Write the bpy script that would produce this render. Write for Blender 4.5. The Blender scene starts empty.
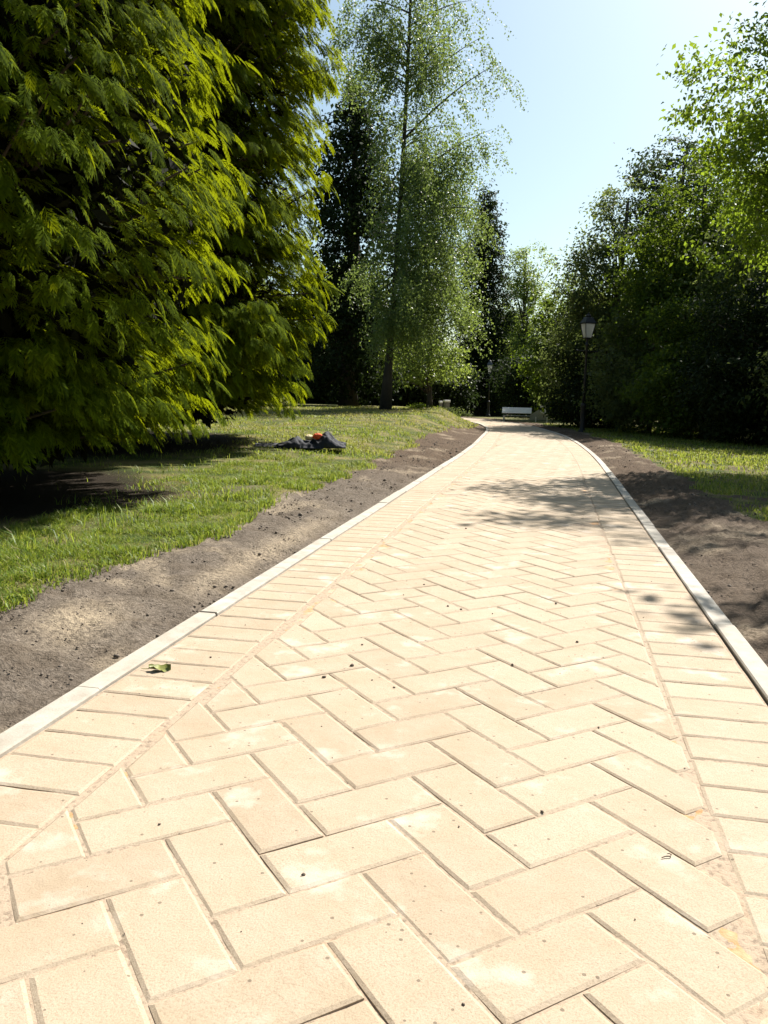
import bpy, math, random
import numpy as np
from math import radians as R

random.seed(7); rng = np.random.default_rng(7)
sc = bpy.context.scene
col = sc.collection

# ------------------------------------------------------------------ camera data (used to read positions off the ground plan)
CF, CYH, CROLL, CH = 820.0, 393.0, 0.022, 1.0
PITCH = math.atan((512 - CYH) / CF)

def at(px, py, Y):
    """world point at forward distance Y seen at that picture position"""
    c, s = math.cos(CROLL), math.sin(CROLL)
    x, y = px - 384, py - 512
    x, y = c * x + s * y, -s * x + c * y
    d = (x / CF, math.cos(PITCH) - y / CF * math.sin(PITCH), -math.sin(PITCH) - y / CF * math.cos(PITCH))
    t = Y / d[1]
    return np.array([d[0] * t, Y, CH + d[2] * t])

# ------------------------------------------------------------------ small numeric helpers
def sm(a, b, x):
    t = np.clip((np.asarray(x, float) - a) / (b - a), 0, 1)
    return t * t * (3 - 2 * t)

def _hash(i, j, seed):
    n = np.sin(i * 127.1 + j * 311.7 + seed * 74.7) * 43758.5453
    return n - np.floor(n)

def vnoise(x, y, seed=0):
    x = np.asarray(x, float); y = np.asarray(y, float)
    i, j = np.floor(x), np.floor(y)
    u, v = x - i, y - j
    u, v = u * u * (3 - 2 * u), v * v * (3 - 2 * v)
    a, b = _hash(i, j, seed), _hash(i + 1, j, seed)
    c, d = _hash(i, j + 1, seed), _hash(i + 1, j + 1, seed)
    return a + (b - a) * u + (c - a) * v + (a - b - c + d) * u * v

def fbm(x, y, seed=0, octv=4):
    t, amp, tot = 0, 1.0, 0
    for k in range(octv):
        t = t + amp * vnoise(np.asarray(x) * 2 ** k, np.asarray(y) * 2 ** k, seed + k); tot += amp; amp *= .5
    return t / tot

def unit(v):
    return v / np.maximum(np.linalg.norm(v, axis=-1, keepdims=True), 1e-9)

# ------------------------------------------------------------------ object helpers
def mesh_obj(name, V, F, mat, parent=None, smooth=False, attrs=None):
    me = bpy.data.meshes.new(name)
    if isinstance(F, np.ndarray):
        V = np.asarray(V, np.float32); n, k = F.shape
        me.vertices.add(len(V)); me.vertices.foreach_set('co', V.ravel())
        me.loops.add(n * k); me.loops.foreach_set('vertex_index', F.astype(np.int32).ravel())
        me.polygons.add(n); me.polygons.foreach_set('loop_start', np.arange(n, dtype=np.int32) * k)
        me.update(calc_edges=True)
    else:
        me.from_pydata([tuple(map(float, v)) for v in V], [], F); me.update()
    if smooth:
        me.polygons.foreach_set('use_smooth', np.ones(len(me.polygons), bool))
    for an, val in (attrs or {}).items():
        at_ = me.attributes.new(an, 'FLOAT', 'POINT'); at_.data.foreach_set('value', np.asarray(val, np.float32))
    if mat is not None:
        me.materials.append(mat)
    o = bpy.data.objects.new(name, me); col.objects.link(o)
    if parent is not None: o.parent = parent
    return o

def tag(o, label=None, cat=None, group=None, kind=None):
    if label: o['label'] = label
    if cat: o['category'] = cat
    if group: o['group'] = group
    if kind: o['kind'] = kind
    return o

def thing(name, loc, label, cat, group=None, rz=0):
    o = bpy.data.objects.new(name, None); o.empty_display_size = .2
    o.location = loc; o.rotation_euler = (0, 0, rz); col.objects.link(o)
    return tag(o, label, cat, group)

def copy_tree(src, loc, rz, label, scale=1.0):
    r = src.copy(); col.objects.link(r); r.location = loc; r.rotation_euler = (0, 0, rz); r.scale = (scale,) * 3
    r['label'] = label
    for ch in list(src.children):
        c = ch.copy(); col.objects.link(c); c.parent = r
        for g in list(ch.children):
            d = g.copy(); col.objects.link(d); d.parent = c
    return r

class MB:
    def __init__(s): s.v = []; s.f = []
    def add(s, V, F):
        n = len(s.v); s.v += [tuple(map(float, p)) for p in V]; s.f += [tuple(i + n for i in f) for f in F]
    def tube(s, P, rad, seg=8, cap=True):
        P = np.asarray(P, float); n = len(P)
        V = []; ref = np.array([0.31, .95, .05])
        for i in range(n):
            t = unit(P[min(i + 1, n - 1)] - P[max(i - 1, 0)])
            a = np.cross(t, ref)
            if np.linalg.norm(a) < .1: a = np.cross(t, [1, 0, 0])
            a = unit(a); b = np.cross(t, a)
            for k in range(seg):
                q = 2 * math.pi * k / seg
                V.append(P[i] + rad[i] * (a * math.cos(q) + b * math.sin(q)))
        F = [(i * seg + k, i * seg + (k + 1) % seg, (i + 1) * seg + (k + 1) % seg, (i + 1) * seg + k) for i in range(n - 1) for k in range(seg)]
        if cap: F += [tuple(range(seg))[::-1], tuple((n - 1) * seg + k for k in range(seg))]
        s.add(V, F)
    def lathe(s, prof, seg=12, c=(0, 0, 0), rot=0):
        V = []; n = len(prof)
        for r, z in prof:
            for k in range(seg):
                q = 2 * math.pi * k / seg + rot
                V.append((c[0] + r * math.cos(q), c[1] + r * math.sin(q), c[2] + z))
        F = [(i * seg + k, i * seg + (k + 1) % seg, (i + 1) * seg + (k + 1) % seg, (i + 1) * seg + k) for i in range(n - 1) for k in range(seg)]
        F += [tuple(range(seg))[::-1], tuple((n - 1) * seg + k for k in range(seg))]
        s.add(V, F)
    def box(s, c, d, M=None):
        x, y, z = np.array(d) / 2.0
        b = min(d) * .12
        V = []
        for sz in (-1, 1):
            for (zz, ins) in (((z - b) * sz, 0), (z * sz, b)) if sz > 0 else ((z * sz, b), ((z - b) * sz, 0)):
                for sx, sy in ((-1, -1), (1, -1), (1, 1), (-1, 1)):
                    V.append(np.array([sx * (x - ins), sy * (y - ins), zz]))
        V = np.array(V)
        if M is not None: V = V @ np.array(M).T
        V = V + np.array(c)
        F = [(3, 2, 1, 0), (12, 13, 14, 15)]
        for i in range(3):
            for k in range(4):
                F.append((i * 4 + k, i * 4 + (k + 1) % 4, (i + 1) * 4 + (k + 1) % 4, (i + 1) * 4 + k))
        s.add(V, F)
    def build(s, name, mat, parent=None, smooth=False):
        return mesh_obj(name, s.v, s.f, mat, parent, smooth)

def rotm(ax, ay, az):
    cx, sx, cy, sy, cz, sz = math.cos(ax), math.sin(ax), math.cos(ay), math.sin(ay), math.cos(az), math.sin(az)
    X = np.array([[1, 0, 0], [0, cx, -sx], [0, sx, cx]]); Y = np.array([[cy, 0, sy], [0, 1, 0], [-sy, 0, cy]]); Z = np.array([[cz, -sz, 0], [sz, cz, 0], [0, 0, 1]])
    return Z @ Y @ X

# ------------------------------------------------------------------ materials
def new_mat(name):
    m = bpy.data.materials.new(name); m.use_nodes = True
    nt = m.node_tree; b = nt.nodes['Principled BSDF']
    return m, nt, b

def N(nt, t, **kw):
    n = nt.nodes.new(t)
    for k, v in kw.items():
        if k in n.inputs: n.inputs[k].default_value = v
        else: setattr(n, k, v)
    return n

def ramp(nt, fac, stops):
    r = nt.nodes.new('ShaderNodeValToRGB'); e = r.color_ramp.elements
    while len(e) < len(stops): e.new(.5)
    for el, (p, c) in zip(e, stops):
        el.position = p; el.color = (*c, 1)
    nt.links.new(fac, r.inputs[0]); return r.outputs[0]

def noise(nt, scale, detail=4, rough=.55, vec=None, out='Fac'):
    n = N(nt, 'ShaderNodeTexNoise'); n.inputs['Scale'].default_value = scale
    n.inputs['Detail'].default_value = detail; n.inputs['Roughness'].default_value = rough
    if vec is None:
        g = nt.nodes.new('ShaderNodeNewGeometry'); vec = g.outputs['Position']
    nt.links.new(vec, n.inputs['Vector'])
    return n.outputs[out]

def mixc(nt, fac, a, b, mode='MIX'):
    m = nt.nodes.new('ShaderNodeMix'); m.data_type = 'RGBA'; m.blend_type = mode
    for sock, val in ((0, fac), (6, a), (7, b)):
        if hasattr(val, 'links') or hasattr(val, 'is_linked'): nt.links.new(val, m.inputs[sock])
        else: m.inputs[sock].default_value = val if not isinstance(val, tuple) else (*val, 1)
    return m.outputs[2]

def math_(nt, op, a, b=0.0):
    m = nt.nodes.new('ShaderNodeMath'); m.operation = op
    for i, val in enumerate((a, b)):
        if hasattr(val, 'is_linked'): nt.links.new(val, m.inputs[i])
        else: m.inputs[i].default_value = val
    return m.outputs[0]

def bump(nt, b, h, strength=.4, dist=.01):
    n = nt.nodes.new('ShaderNodeBump'); n.inputs['Strength'].default_value = strength; n.inputs['Distance'].default_value = dist
    nt.links.new(h, n.inputs['Height']); nt.links.new(n.outputs[0], b.inputs['Normal'])

def leaf_mat(name, dark, light, trans=.35, tcol=None, rough=.5, spec=.35):
    """each leaf takes its own tone between dark and light; part of the light passes through it"""
    m, nt, b = new_mat(name)
    g = nt.nodes.new('ShaderNodeNewGeometry')
    c1 = ramp(nt, g.outputs['Random Per Island'], [(0, dark), (.6, tuple((x + y) / 2 for x, y in zip(dark, light))), (1, light)])
    nz = noise(nt, .9, 2)
    c = mixc(nt, nz, c1, mixc(nt, .5, c1, dark))
    nt.links.new(c, b.inputs['Base Color']); b.inputs['Roughness'].default_value = rough
    b.inputs['Specular IOR Level'].default_value = spec
    t = nt.nodes.new('ShaderNodeBsdfTranslucent')
    tc = tcol or tuple(min(1, x * 1.6) for x in light)
    tcn = mixc(nt, .6, c, tc); nt.links.new(tcn, t.inputs['Color'])
    mx = nt.nodes.new('ShaderNodeMixShader'); mx.inputs[0].default_value = trans
    nt.links.new(b.outputs[0], mx.inputs[1]); nt.links.new(t.outputs[0], mx.inputs[2])
    nt.links.new(mx.outputs[0], nt.nodes['Material Output'].inputs[0])
    return m

def bark_mat(name, a, b_, sc_=6):
    m, nt, b = new_mat(name)
    mp = nt.nodes.new('ShaderNodeMapping'); mp.inputs['Scale'].default_value = (1, 1, .25)
    g = nt.nodes.new('ShaderNodeNewGeometry'); nt.links.new(g.outputs['Position'], mp.inputs[0])
    f = noise(nt, sc_, 6, .65, mp.outputs[0])
    nt.links.new(ramp(nt, f, [(.3, a), (.7, b_)]), b.inputs['Base Color']); b.inputs['Roughness'].default_value = .9
    bump(nt, b, f, .8, .03); return m

def plain(name, c, rough=.6, metallic=0, var=.15, sc_=15, bmp=0.1):
    m, nt, b = new_mat(name)
    f = noise(nt, sc_, 5)
    nt.links.new(ramp(nt, f, [(.25, tuple(x * (1 - var) for x in c)), (.75, tuple(min(1, x * (1 + var)) for x in c))]), b.inputs['Base Color'])
    b.inputs['Roughness'].default_value = rough; b.inputs['Metallic'].default_value = metallic
    if bmp: bump(nt, b, f, bmp, .01)
    return m

# pavers: sand-coloured concrete, each block its own tone, specks, pale bloom
def paver_mat():
    m, nt, b = new_mat('sandy_concrete_paver')
    g = nt.nodes.new('ShaderNodeNewGeometry')
    base = ramp(nt, g.outputs['Random Per Island'], [(0, (.355, .278, .194)), (.3, (.385, .305, .215)), (.8, (.40, .32, .228)), (1, (.43, .35, .256))])
    cloud = noise(nt, 7, 5, .6)
    c = mixc(nt, ramp(nt, cloud, [(.35, (0, 0, 0)), (.7, (.5,) * 3)]), base, (.46, .382, .30))
    fine = noise(nt, 230, 4, .8)
    c = mixc(nt, ramp(nt, fine, [(.34, (.8,) * 3), (.52, (0, 0, 0))]), c, (.26, .197, .13))
    bloom = noise(nt, 4.3, 4, .6)
    c = mixc(nt, ramp(nt, bloom, [(.57, (0, 0, 0)), (.72, (.8,) * 3)]), c, (.54, .475, .40))
    stain = noise(nt, 1.7, 4, .6)
    c = mixc(nt, ramp(nt, stain, [(.55, (0, 0, 0)), (.72, (.35,) * 3)]), c, (.32, .235, .16))
    vo = N(nt, 'ShaderNodeTexVoronoi'); vo.inputs['Scale'].default_value = 38
    nt.links.new(g.outputs['Position'], vo.inputs['Vector'])
    sep = nt.nodes.new('ShaderNodeSeparateColor'); nt.links.new(vo.outputs['Color'], sep.inputs[0])
    dot = math_(nt, 'MULTIPLY', math_(nt, 'LESS_THAN', vo.outputs['Distance'], .15), math_(nt, 'GREATER_THAN', sep.outputs[0], .80))
    c = mixc(nt, math_(nt, 'MULTIPLY', dot, .75), c, (.13, .10, .07))
    nt.links.new(c, b.inputs['Base Color']); b.inputs['Roughness'].default_value = .85; b.inputs['Specular IOR Level'].default_value = .25
    h = math_(nt, 'ADD', math_(nt, 'MULTIPLY', fine, .6), math_(nt, 'MULTIPLY', noise(nt, 28, 4), 1.2))
    bump(nt, b, math_(nt, 'SUBTRACT', h, math_(nt, 'MULTIPLY', dot, .9)), .5, .005)
    return m

def sand_mat():
    m, nt, b = new_mat('jointing_sand')
    f = noise(nt, 60, 5, .7); f2 = noise(nt, 5, 3)
    c = ramp(nt, f, [(.28, (.13, .095, .065)), (.5, (.37, .285, .205))])
    c = mixc(nt, ramp(nt, f2, [(.55, (0, 0, 0)), (.75, (.4,) * 3)]), c, (.42, .27, .15))
    nt.links.new(c, b.inputs['Base Color']); b.inputs['Roughness'].default_value = .95
    bump(nt, b, f, .8, .006); return m

def mortar_mat():
    m, nt, b = new_mat('orange_bedding_mortar')
    f = noise(nt, 34, 5, .65); f2 = noise(nt, 6, 3)
    c = ramp(nt, f, [(.25, (.24, .11, .04)), (.45, (.42, .235, .11)), (.7, (.46, .33, .20))])
    c = mixc(nt, ramp(nt, f2, [(.47, (0, 0, 0)), (.56, (.95,) * 3)]), c, (.42, .34, .25))
    nt.links.new(c, b.inputs['Base Color']); b.inputs['Roughness'].default_value = .95
    bump(nt, b, f, .9, .008); return m

def ground_mat():
    m, nt, b = new_mat('lawn_and_soil')
    a = nt.nodes.new('ShaderNodeAttribute'); a.attribute_name = 'soil'
    br = nt.nodes.new('ShaderNodeAttribute'); br.attribute_name = 'brown'
    f = noise(nt, 5, 6, .65); f2 = noise(nt, 45, 5, .7); f3 = noise(nt, 1.6, 3)
    grass = ramp(nt, f, [(.3, (.03, .052, .009)), (.5, (.06, .085, .017)), (.7, (.12, .115, .04))])
    grass = mixc(nt, ramp(nt, f3, [(.4, (0, 0, 0)), (.65, (.8,) * 3)]), grass, (.25, .20, .09))
    soilg = ramp(nt, f2, [(.28, (.06, .047, .036)), (.5, (.16, .131, .104)), (.75, (.25, .21, .17))])
    soilb = ramp(nt, f2, [(.28, (.04, .026, .016)), (.5, (.10, .067, .043)), (.75, (.16, .11, .075))])
    s = mixc(nt, br.outputs['Fac'], soilg, soilb)
    s = mixc(nt, ramp(nt, f, [(.45, (0, 0, 0)), (.62, (.45,) * 3)]), s, (.10, .075, .052))
    sd = nt.nodes.new('ShaderNodeAttribute'); sd.attribute_name = 'sand'
    s = mixc(nt, math_(nt, 'MULTIPLY', sd.outputs['Fac'], ramp(nt, f2, [(.35, (.2,) * 3), (.6, (1,) * 3)])), s, (.42, .34, .24))
    edge = math_(nt, 'ADD', a.outputs['Fac'], math_(nt, 'MULTIPLY', math_(nt, 'SUBTRACT', f2, .5), .7))
    c = mixc(nt, ramp(nt, edge, [(.42, (0, 0, 0)), (.58, (1, 1, 1))]), grass, s)
    lt = nt.nodes.new('ShaderNodeAttribute'); lt.attribute_name = 'litter_shade'
    c = mixc(nt, lt.outputs['Fac'], c, ramp(nt, f2, [(.3, (.010, .007, .004)), (.7, (.035, .024, .014))]))  # dark litter tone also carries painted tree shade
    nt.links.new(c, b.inputs['Base Color']); b.inputs['Roughness'].default_value = .95; b.inputs['Specular IOR Level'].default_value = .15
    h = math_(nt, 'ADD', f2, math_(nt, 'MULTIPLY', noise(nt, 140, 4, .7), .5))
    bump(nt, b, math_(nt, 'ADD', h, noise(nt, 22, 5, .75)), .75, .035); return m

def kerb_mat():
    m, nt, b = new_mat('pale_concrete_edging')
    g = nt.nodes.new('ShaderNodeNewGeometry')
    f = noise(nt, 11, 6, .65); f2 = noise(nt, 150, 3, .7)
    c = ramp(nt, f, [(.3, (.30, .27, .23)), (.6, (.43, .405, .355)), (.8, (.48, .455, .41))])
    c = mixc(nt, math_(nt, 'MULTIPLY', g.outputs['Random Per Island'], .6), c, (.36, .315, .25))
    c = mixc(nt, ramp(nt, f2, [(.3, (.5,) * 3), (.45, (0, 0, 0))]), c, (.33, .28, .22))
    c = mixc(nt, ramp(nt, noise(nt, 4, 5, .7), [(.5, (0, 0, 0)), (.72, (.55,) * 3)]), c, (.24, .19, .14))
    nt.links.new(c, b.inputs['Base Color']); b.inputs['Roughness'].default_value = .85
    bump(nt, b, math_(nt, 'ADD', f, f2), .3, .005); return m

def blade_mat():
    m, nt, b = new_mat('grass_blade')
    g = nt.nodes.new('ShaderNodeNewGeometry')
    dry = nt.nodes.new('ShaderNodeAttribute'); dry.attribute_name = 'dry'
    c = ramp(nt, g.outputs['Random Per Island'], [(0, (.06, .115, .012)), (.5, (.13, .22, .022)), (.9, (.23, .31, .045)), (1, (.34, .31, .09))])
    d = ramp(nt, g.outputs['Random Per Island'], [(0, (.20, .17, .05)), (.6, (.34, .27, .11)), (1, (.44, .35, .18))])
    c = mixc(nt, dry.outputs['Fac'], c, d)
    nt.links.new(c, b.inputs['Base Color']); b.inputs['Roughness'].default_value = .5; b.inputs['Specular IOR Level'].default_value = .3
    t = nt.nodes.new('ShaderNodeBsdfTranslucent'); nt.links.new(mixc(nt, .5, c, (.42, .48, .05)), t.inputs['Color'])
    mx = nt.nodes.new('ShaderNodeMixShader'); mx.inputs[0].default_value = .45
    nt.links.new(b.outputs[0], mx.inputs[1]); nt.links.new(t.outputs[0], mx.inputs[2])
    nt.links.new(mx.outputs[0], nt.nodes['Material Output'].inputs[0]); return m

M_PAV, M_SAND, M_MORT, M_GND, M_KERB, M_BLADE = paver_mat(), sand_mat(), mortar_mat(), ground_mat(), kerb_mat(), blade_mat()
M_BARK = bark_mat('brown_bark', (.035, .026, .018), (.11, .085, .06))
M_BIRCH_BARK = bark_mat('grey_birch_bark', (.016, .013, .010), (.06, .052, .042), 4)
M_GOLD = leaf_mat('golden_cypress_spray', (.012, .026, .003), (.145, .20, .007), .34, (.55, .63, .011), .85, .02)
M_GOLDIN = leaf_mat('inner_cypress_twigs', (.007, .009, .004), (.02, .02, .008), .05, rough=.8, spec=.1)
M_DARK = leaf_mat('dark_evergreen_leaf', (.010, .018, .005), (.034, .054, .012), .28, rough=.65, spec=.12)
M_MID = leaf_mat('mid_green_leaf', (.028, .052, .007), (.11, .165, .02), .42, (.26, .36, .025), rough=.6, spec=.18)
M_LIGHT = leaf_mat('fresh_green_leaf', (.055, .105, .008), (.165, .25, .020), .46, (.40, .54, .035))
M_PINE = leaf_mat('pine_needle_tuft', (.022, .040, .016), (.065, .092, .038), .25, (.14, .2, .05), rough=.6, spec=.15)
M_BIRCH = leaf_mat('birch_leaf', (.045, .082, .020), (.135, .195, .052), .44, (.34, .44, .09), .45, .4)
M_MIDL = leaf_mat('pale_spring_leaf', (.07, .12, .02), (.19, .26, .06), .45, (.42, .52, .08), .45, .4)
M_OLIVE = leaf_mat('greyish_olive_leaf', (.032, .048, .016), (.12, .15, .052), .40, (.32, .40, .09), rough=.6, spec=.2)
M_IRON = plain('black_painted_iron', (.007, .0075, .008), .6, 0, .3)
M_GREYIRON = plain('grey_painted_roof', (.10, .10, .10), .5, 0, .2)
M_WHITE = plain('white_paint', (.74, .73, .70), .55, 0, .08, 6)
M_SHADEWOOD = plain('shaded_bench_grey', (.33, .33, .31), .8, 0, .2)  # grey paints in the shade on the white bench's seat and end panel
M_STONE = plain('grey_stone_post', (.20, .19, .17), .9, 0, .25)
M_NAVY = plain('navy_cloth', (.017, .019, .028), .85, 0, .35, 30, .3)
M_ORANGE = plain('orange_cloth', (.75, .10, .02), .8, 0, .2)
M_CREAM = plain('cream_cloth', (.62, .50, .30), .85, 0, .15)
M_CLOD = plain('soil_clod', (.15, .12, .092), .95, 0, .4, 40, .6)
M_FLEAF = plain('fallen_leaf_green', (.16, .17, .03), .55, 0, .5, 60)

def glass_mat():
    m, nt, b = new_mat('frosted_lantern_glass')
    f = noise(nt, 9, 3)
    nt.links.new(ramp(nt, f, [(.3, (.60, .61, .58)), (.7, (.74, .75, .72))]), b.inputs['Base Color']); b.inputs['Roughness'].default_value = .35
    t = nt.nodes.new('ShaderNodeBsdfTranslucent'); t.inputs['Color'].default_value = (.8, .8, .76, 1)
    mx = nt.nodes.new('ShaderNodeMixShader'); mx.inputs[0].default_value = .5
    nt.links.new(b.outputs[0], mx.inputs[1]); nt.links.new(t.outputs[0], mx.inputs[2])
    nt.links.new(mx.outputs[0], nt.nodes['Material Output'].inputs[0]); return m
M_GLASS = glass_mat()

# ------------------------------------------------------------------ plan of the path
def smooth_curve(pts):
    y = np.arange(-4, 60, .05); p = np.array(pts)
    x = np.interp(y, p[:, 0], p[:, 1]); k = np.exp(-.5 * (np.arange(-30, 31) / 12.) ** 2); k /= k.sum()
    xp = np.concatenate([x[0] + (x[1] - x[0]) * np.arange(-30, 0), x, x[-1] + (x[-1] - x[-2]) * np.arange(1, 31)])
    return y, np.convolve(xp, k, 'valid')
_yl, _xl = smooth_curve([(-4, -2.25), (0, -1.45), (6, -.25), (9.35, .42), (13.75, 1.30), (17, 1.90), (20.4, 2.45), (23, 2.88), (26, 3.25), (29, 3.38), (31, 3.25), (34, 2.6), (37, 1.5), (42, -1.5), (60, -12)])
_yr, _xr = smooth_curve([(-4, -.03), (0, .77), (6, 1.97), (12.3, 3.23), (15, 3.72), (18.1, 4.20), (20.5, 4.5), (22.9, 4.70), (27, 4.88), (30, 4.75), (33, 4.3), (36, 3.5), (39, 2.2), (42, .6), (60, -10)])
xl = lambda y: np.interp(y, _yl, _xl)
xr = lambda y: np.interp(y, _yr, _xr)
KW = .088                    # kerb width

def tang(fx, y):
    d = (fx(y + .05) - fx(y - .05)) / .1
    n = math.hypot(d, 1); return np.array([d / n, 1 / n])

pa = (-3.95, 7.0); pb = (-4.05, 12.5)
def litter_shade(X, Y):  # needle litter, near black to paint in the shade under the cypresses
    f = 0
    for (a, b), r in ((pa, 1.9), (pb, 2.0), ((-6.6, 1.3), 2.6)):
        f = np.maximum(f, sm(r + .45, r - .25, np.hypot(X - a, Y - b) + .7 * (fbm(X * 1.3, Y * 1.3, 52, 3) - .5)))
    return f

# ground height left and right of the path
def zT(X, Y):
    X = np.asarray(X, float); Y = np.asarray(Y, float)
    sl = (xl(Y) - KW - X) * .97; srr = (X - xr(Y) - KW) * .97
    wid = 3.4 + (1.5 - 3.4) * sm(13, 25, Y)
    zl = -.035 + .055 * sm(0, .55, sl) + .40 * sm(.35, wid, sl) * sm(5, 25, Y) * (1 - .7 * sm(40, 60, Y))
    zl = zl + .10 * np.exp(-((X - 2.0) / .8) ** 2 - ((Y - 28.5) / 2.) ** 2)
    zr = -.045 + .05 * sm(0, .5, srr) - .02 * sm(.6, 2.0, srr)
    z = np.where(X < (xl(Y) + xr(Y)) / 2, zl, zr)
    return z - .27 * sm(37, 50, Y)

def soil_edge_left(Y): return .9 - .12 * sm(4, 5, Y) + .3 * sm(6, 17, Y) - .75 * sm(18, 27, Y) + .22 * (vnoise(Y * 1.3, Y * 0 + 3.3, 5) - .5) + .5 * sm(3.6, 2.2, Y)
def soil_edge_right(Y): return .78 + .55 * sm(7.5, 5.2, Y) + .35 * (vnoise(Y * .9, Y * 0 + 7.7, 9) - .5)

# ------------------------------------------------------------------ paving: every block is cut to fit
W_, L_ = .1628, .3256
TH = R(30.4); AV = np.array([math.cos(TH), math.sin(TH)]); BV = np.array([-AV[1], AV[0]])
OFF = np.array([-.20, .60])

def clip_half(poly, p, n):
    """keep the side where (q-p).n >= 0"""
    out = []
    for i in range(len(poly)):
        a, b = poly[i], poly[(i + 1) % len(poly)]
        da, db = (a - p) @ n, (b - p) @ n
        if da >= 0: out.append(a)
        if (da >= 0) != (db >= 0): out.append(a + (b - a) * da / (da - db))
    return out

def inset(poly, d):
    n = len(poly); out = []
    for i in range(n):
        p0, p1, p2 = poly[i - 1], poly[i], poly[(i + 1) % n]
        e1, e2 = p1 - p0, p2 - p1
        l1, l2 = np.linalg.norm(e1), np.linalg.norm(e2)
        if l1 < 1e-6 or l2 < 1e-6: return None
        n1 = np.array([-e1[1], e1[0]]) / l1; n2 = np.array([-e2[1], e2[0]]) / l2
        den = 1 + n1 @ n2
        if den < .15: return None
        out.append(p1 + (n1 + n2) * d / den)
    return out

def area(poly):
    return .5 * sum(poly[i][0] * poly[(i + 1) % len(poly)][1] - poly[(i + 1) % len(poly)][0] * poly[i][1] for i in range(len(poly)))

pv, pf = [], []
def gz(y): return float(-.27 * sm(37, 50, y))
def add_paver(poly, amin=.0010, cham=.0080, joint=.0028):
    pl = []
    for p in poly:
        if not pl or np.linalg.norm(p - pl[-1]) > .012: pl.append(p)
    if len(pl) > 1 and np.linalg.norm(pl[0] - pl[-1]) < .012: pl.pop()
    if len(pl) < 3 or area(pl) < .0016: return
    o = inset(pl, joint + random.uniform(-.0008, .0015))
    if o is None or area(o) < amin: return
    ch = cham * random.uniform(.85, 1.2)
    t = inset(o, ch)
    if t is None or area(t) < .0004: return
    for i in range(len(o)):
        if (t[(i + 1) % len(t)] - t[i]) @ (o[(i + 1) % len(o)] - o[i]) <= 0: return
    c = sum(t) / len(t); dz = random.gauss(0, .0005); gx, gy = random.gauss(0, .002), random.gauss(0, .002)
    zf = lambda p: gz(p[1]) + dz + gx * (p[0] - c[0]) + gy * (p[1] - c[1])
    n0 = len(pv); k = len(o)
    pv.extend([(p[0], p[1], zf(p) - .045) for p in o]); pv.extend([(p[0], p[1], zf(p) - .0036) for p in o]); pv.extend([(p[0], p[1], zf(p)) for p in t])
    for i in range(k):
        j = (i + 1) % k
        pf.append((n0 + i, n0 + j, n0 + k + j, n0 + k + i)); pf.append((n0 + k + i, n0 + k + j, n0 + 2 * k + j, n0 + 2 * k + i))
    pf.append(tuple(n0 + 2 * k + i for i in range(k)))

YMIN, YMAX = -2.5, 46
# soldier course along each kerb
def soldier(fx, side):
    y = YMIN
    while y < YMAX:
        t = tang(fx, y); nrm = np.array([t[1], -t[0]]) * side     # into the path
        t2 = tang(fx, y + W_ * t[1]); n2 = np.array([t2[1], -t2[0]]) * side
        y2 = y + W_ * t[1]
        p0 = np.array([fx(y), y]); p1 = np.array([fx(y2), y2])
        q = random.uniform(-.004, .004)
        poly = [p0 + nrm * .006, p0 + nrm * (L_ + q), p1 + n2 * (L_ + q), p1 + n2 * .006]
        if area(poly) < 0: poly = poly[::-1]
        add_paver(poly)
        y = y2
soldier(xl, 1); soldier(xr, -1)
# herringbone field; one fixed grid, cut at both borders
LGAP = lambda y: L_ + .026 + .022 * sm(2.0, 3.6, y) * (1 - .5 * sm(9, 16, y))
RGAP = L_ + .005
imax = 260
for i in range(-60, imax):
    for j in range(-60, 330):
        k = (j - i) % 4
        if k == 0: cc = (i, j, i + 2, j + 1)
        elif k == 1: cc = (i, j, i + 1, j + 2)
        else: continue
        ctr = ((cc[0] + cc[2]) / 2 + OFF[0]) * W_ * AV + ((cc[1] + cc[3]) / 2 + OFF[1]) * W_ * BV
        X, Y = ctr
        if Y < YMIN or Y > YMAX: continue
        if X < xl(Y) - .1 or X > xr(Y) + .1: continue
        poly = [((u + OFF[0]) * W_ * AV + (v + OFF[1]) * W_ * BV) for u, v in ((cc[0], cc[1]), (cc[2], cc[1]), (cc[2], cc[3]), (cc[0], cc[3]))]
        t = tang(xl, Y); n = np.array([t[1], -t[0]])
        y0 = Y
        poly = clip_half(poly, np.array([xl(y0), y0]) + n * (LGAP(Y) + random.uniform(-.026, .022)), n)
        if len(poly) < 3: continue
        t = tang(xr, Y); n = np.array([-t[1], t[0]])
        poly = clip_half(poly, np.array([xr(y0), y0]) + n * RGAP, n)
        if len(poly) < 3: continue
        add_paver(poly, .0135)
path = mesh_obj('path', pv, pf, M_PAV); tag(path, kind='structure')

# jointing sand under and between the blocks
ys = np.arange(YMIN, YMAX, .12)
def strip(fa, fb, z, nx):
    V = []; F = []
    for a, y in enumerate(ys):
        for b in range(nx + 1):
            x = fa(y) + (fb(y) - fa(y)) * b / nx
            V.append((x, y, gz(y) + z(x, y)))
    for a in range(len(ys) - 1):
        for b in range(nx):
            q = a * (nx + 1) + b; F.append((q, q + 1, q + nx + 2, q + nx + 1))
    return V, F
V, F = strip(lambda y: xl(y) + .001, lambda y: xr(y) - .001, lambda x, y: -.0042 + .006 * float(fbm(x * 9, y * 9, 2, 2) - .5), 40)
o = mesh_obj('jointing_sand', V, F, M_SAND, smooth=True); tag(o, kind='structure')

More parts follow.
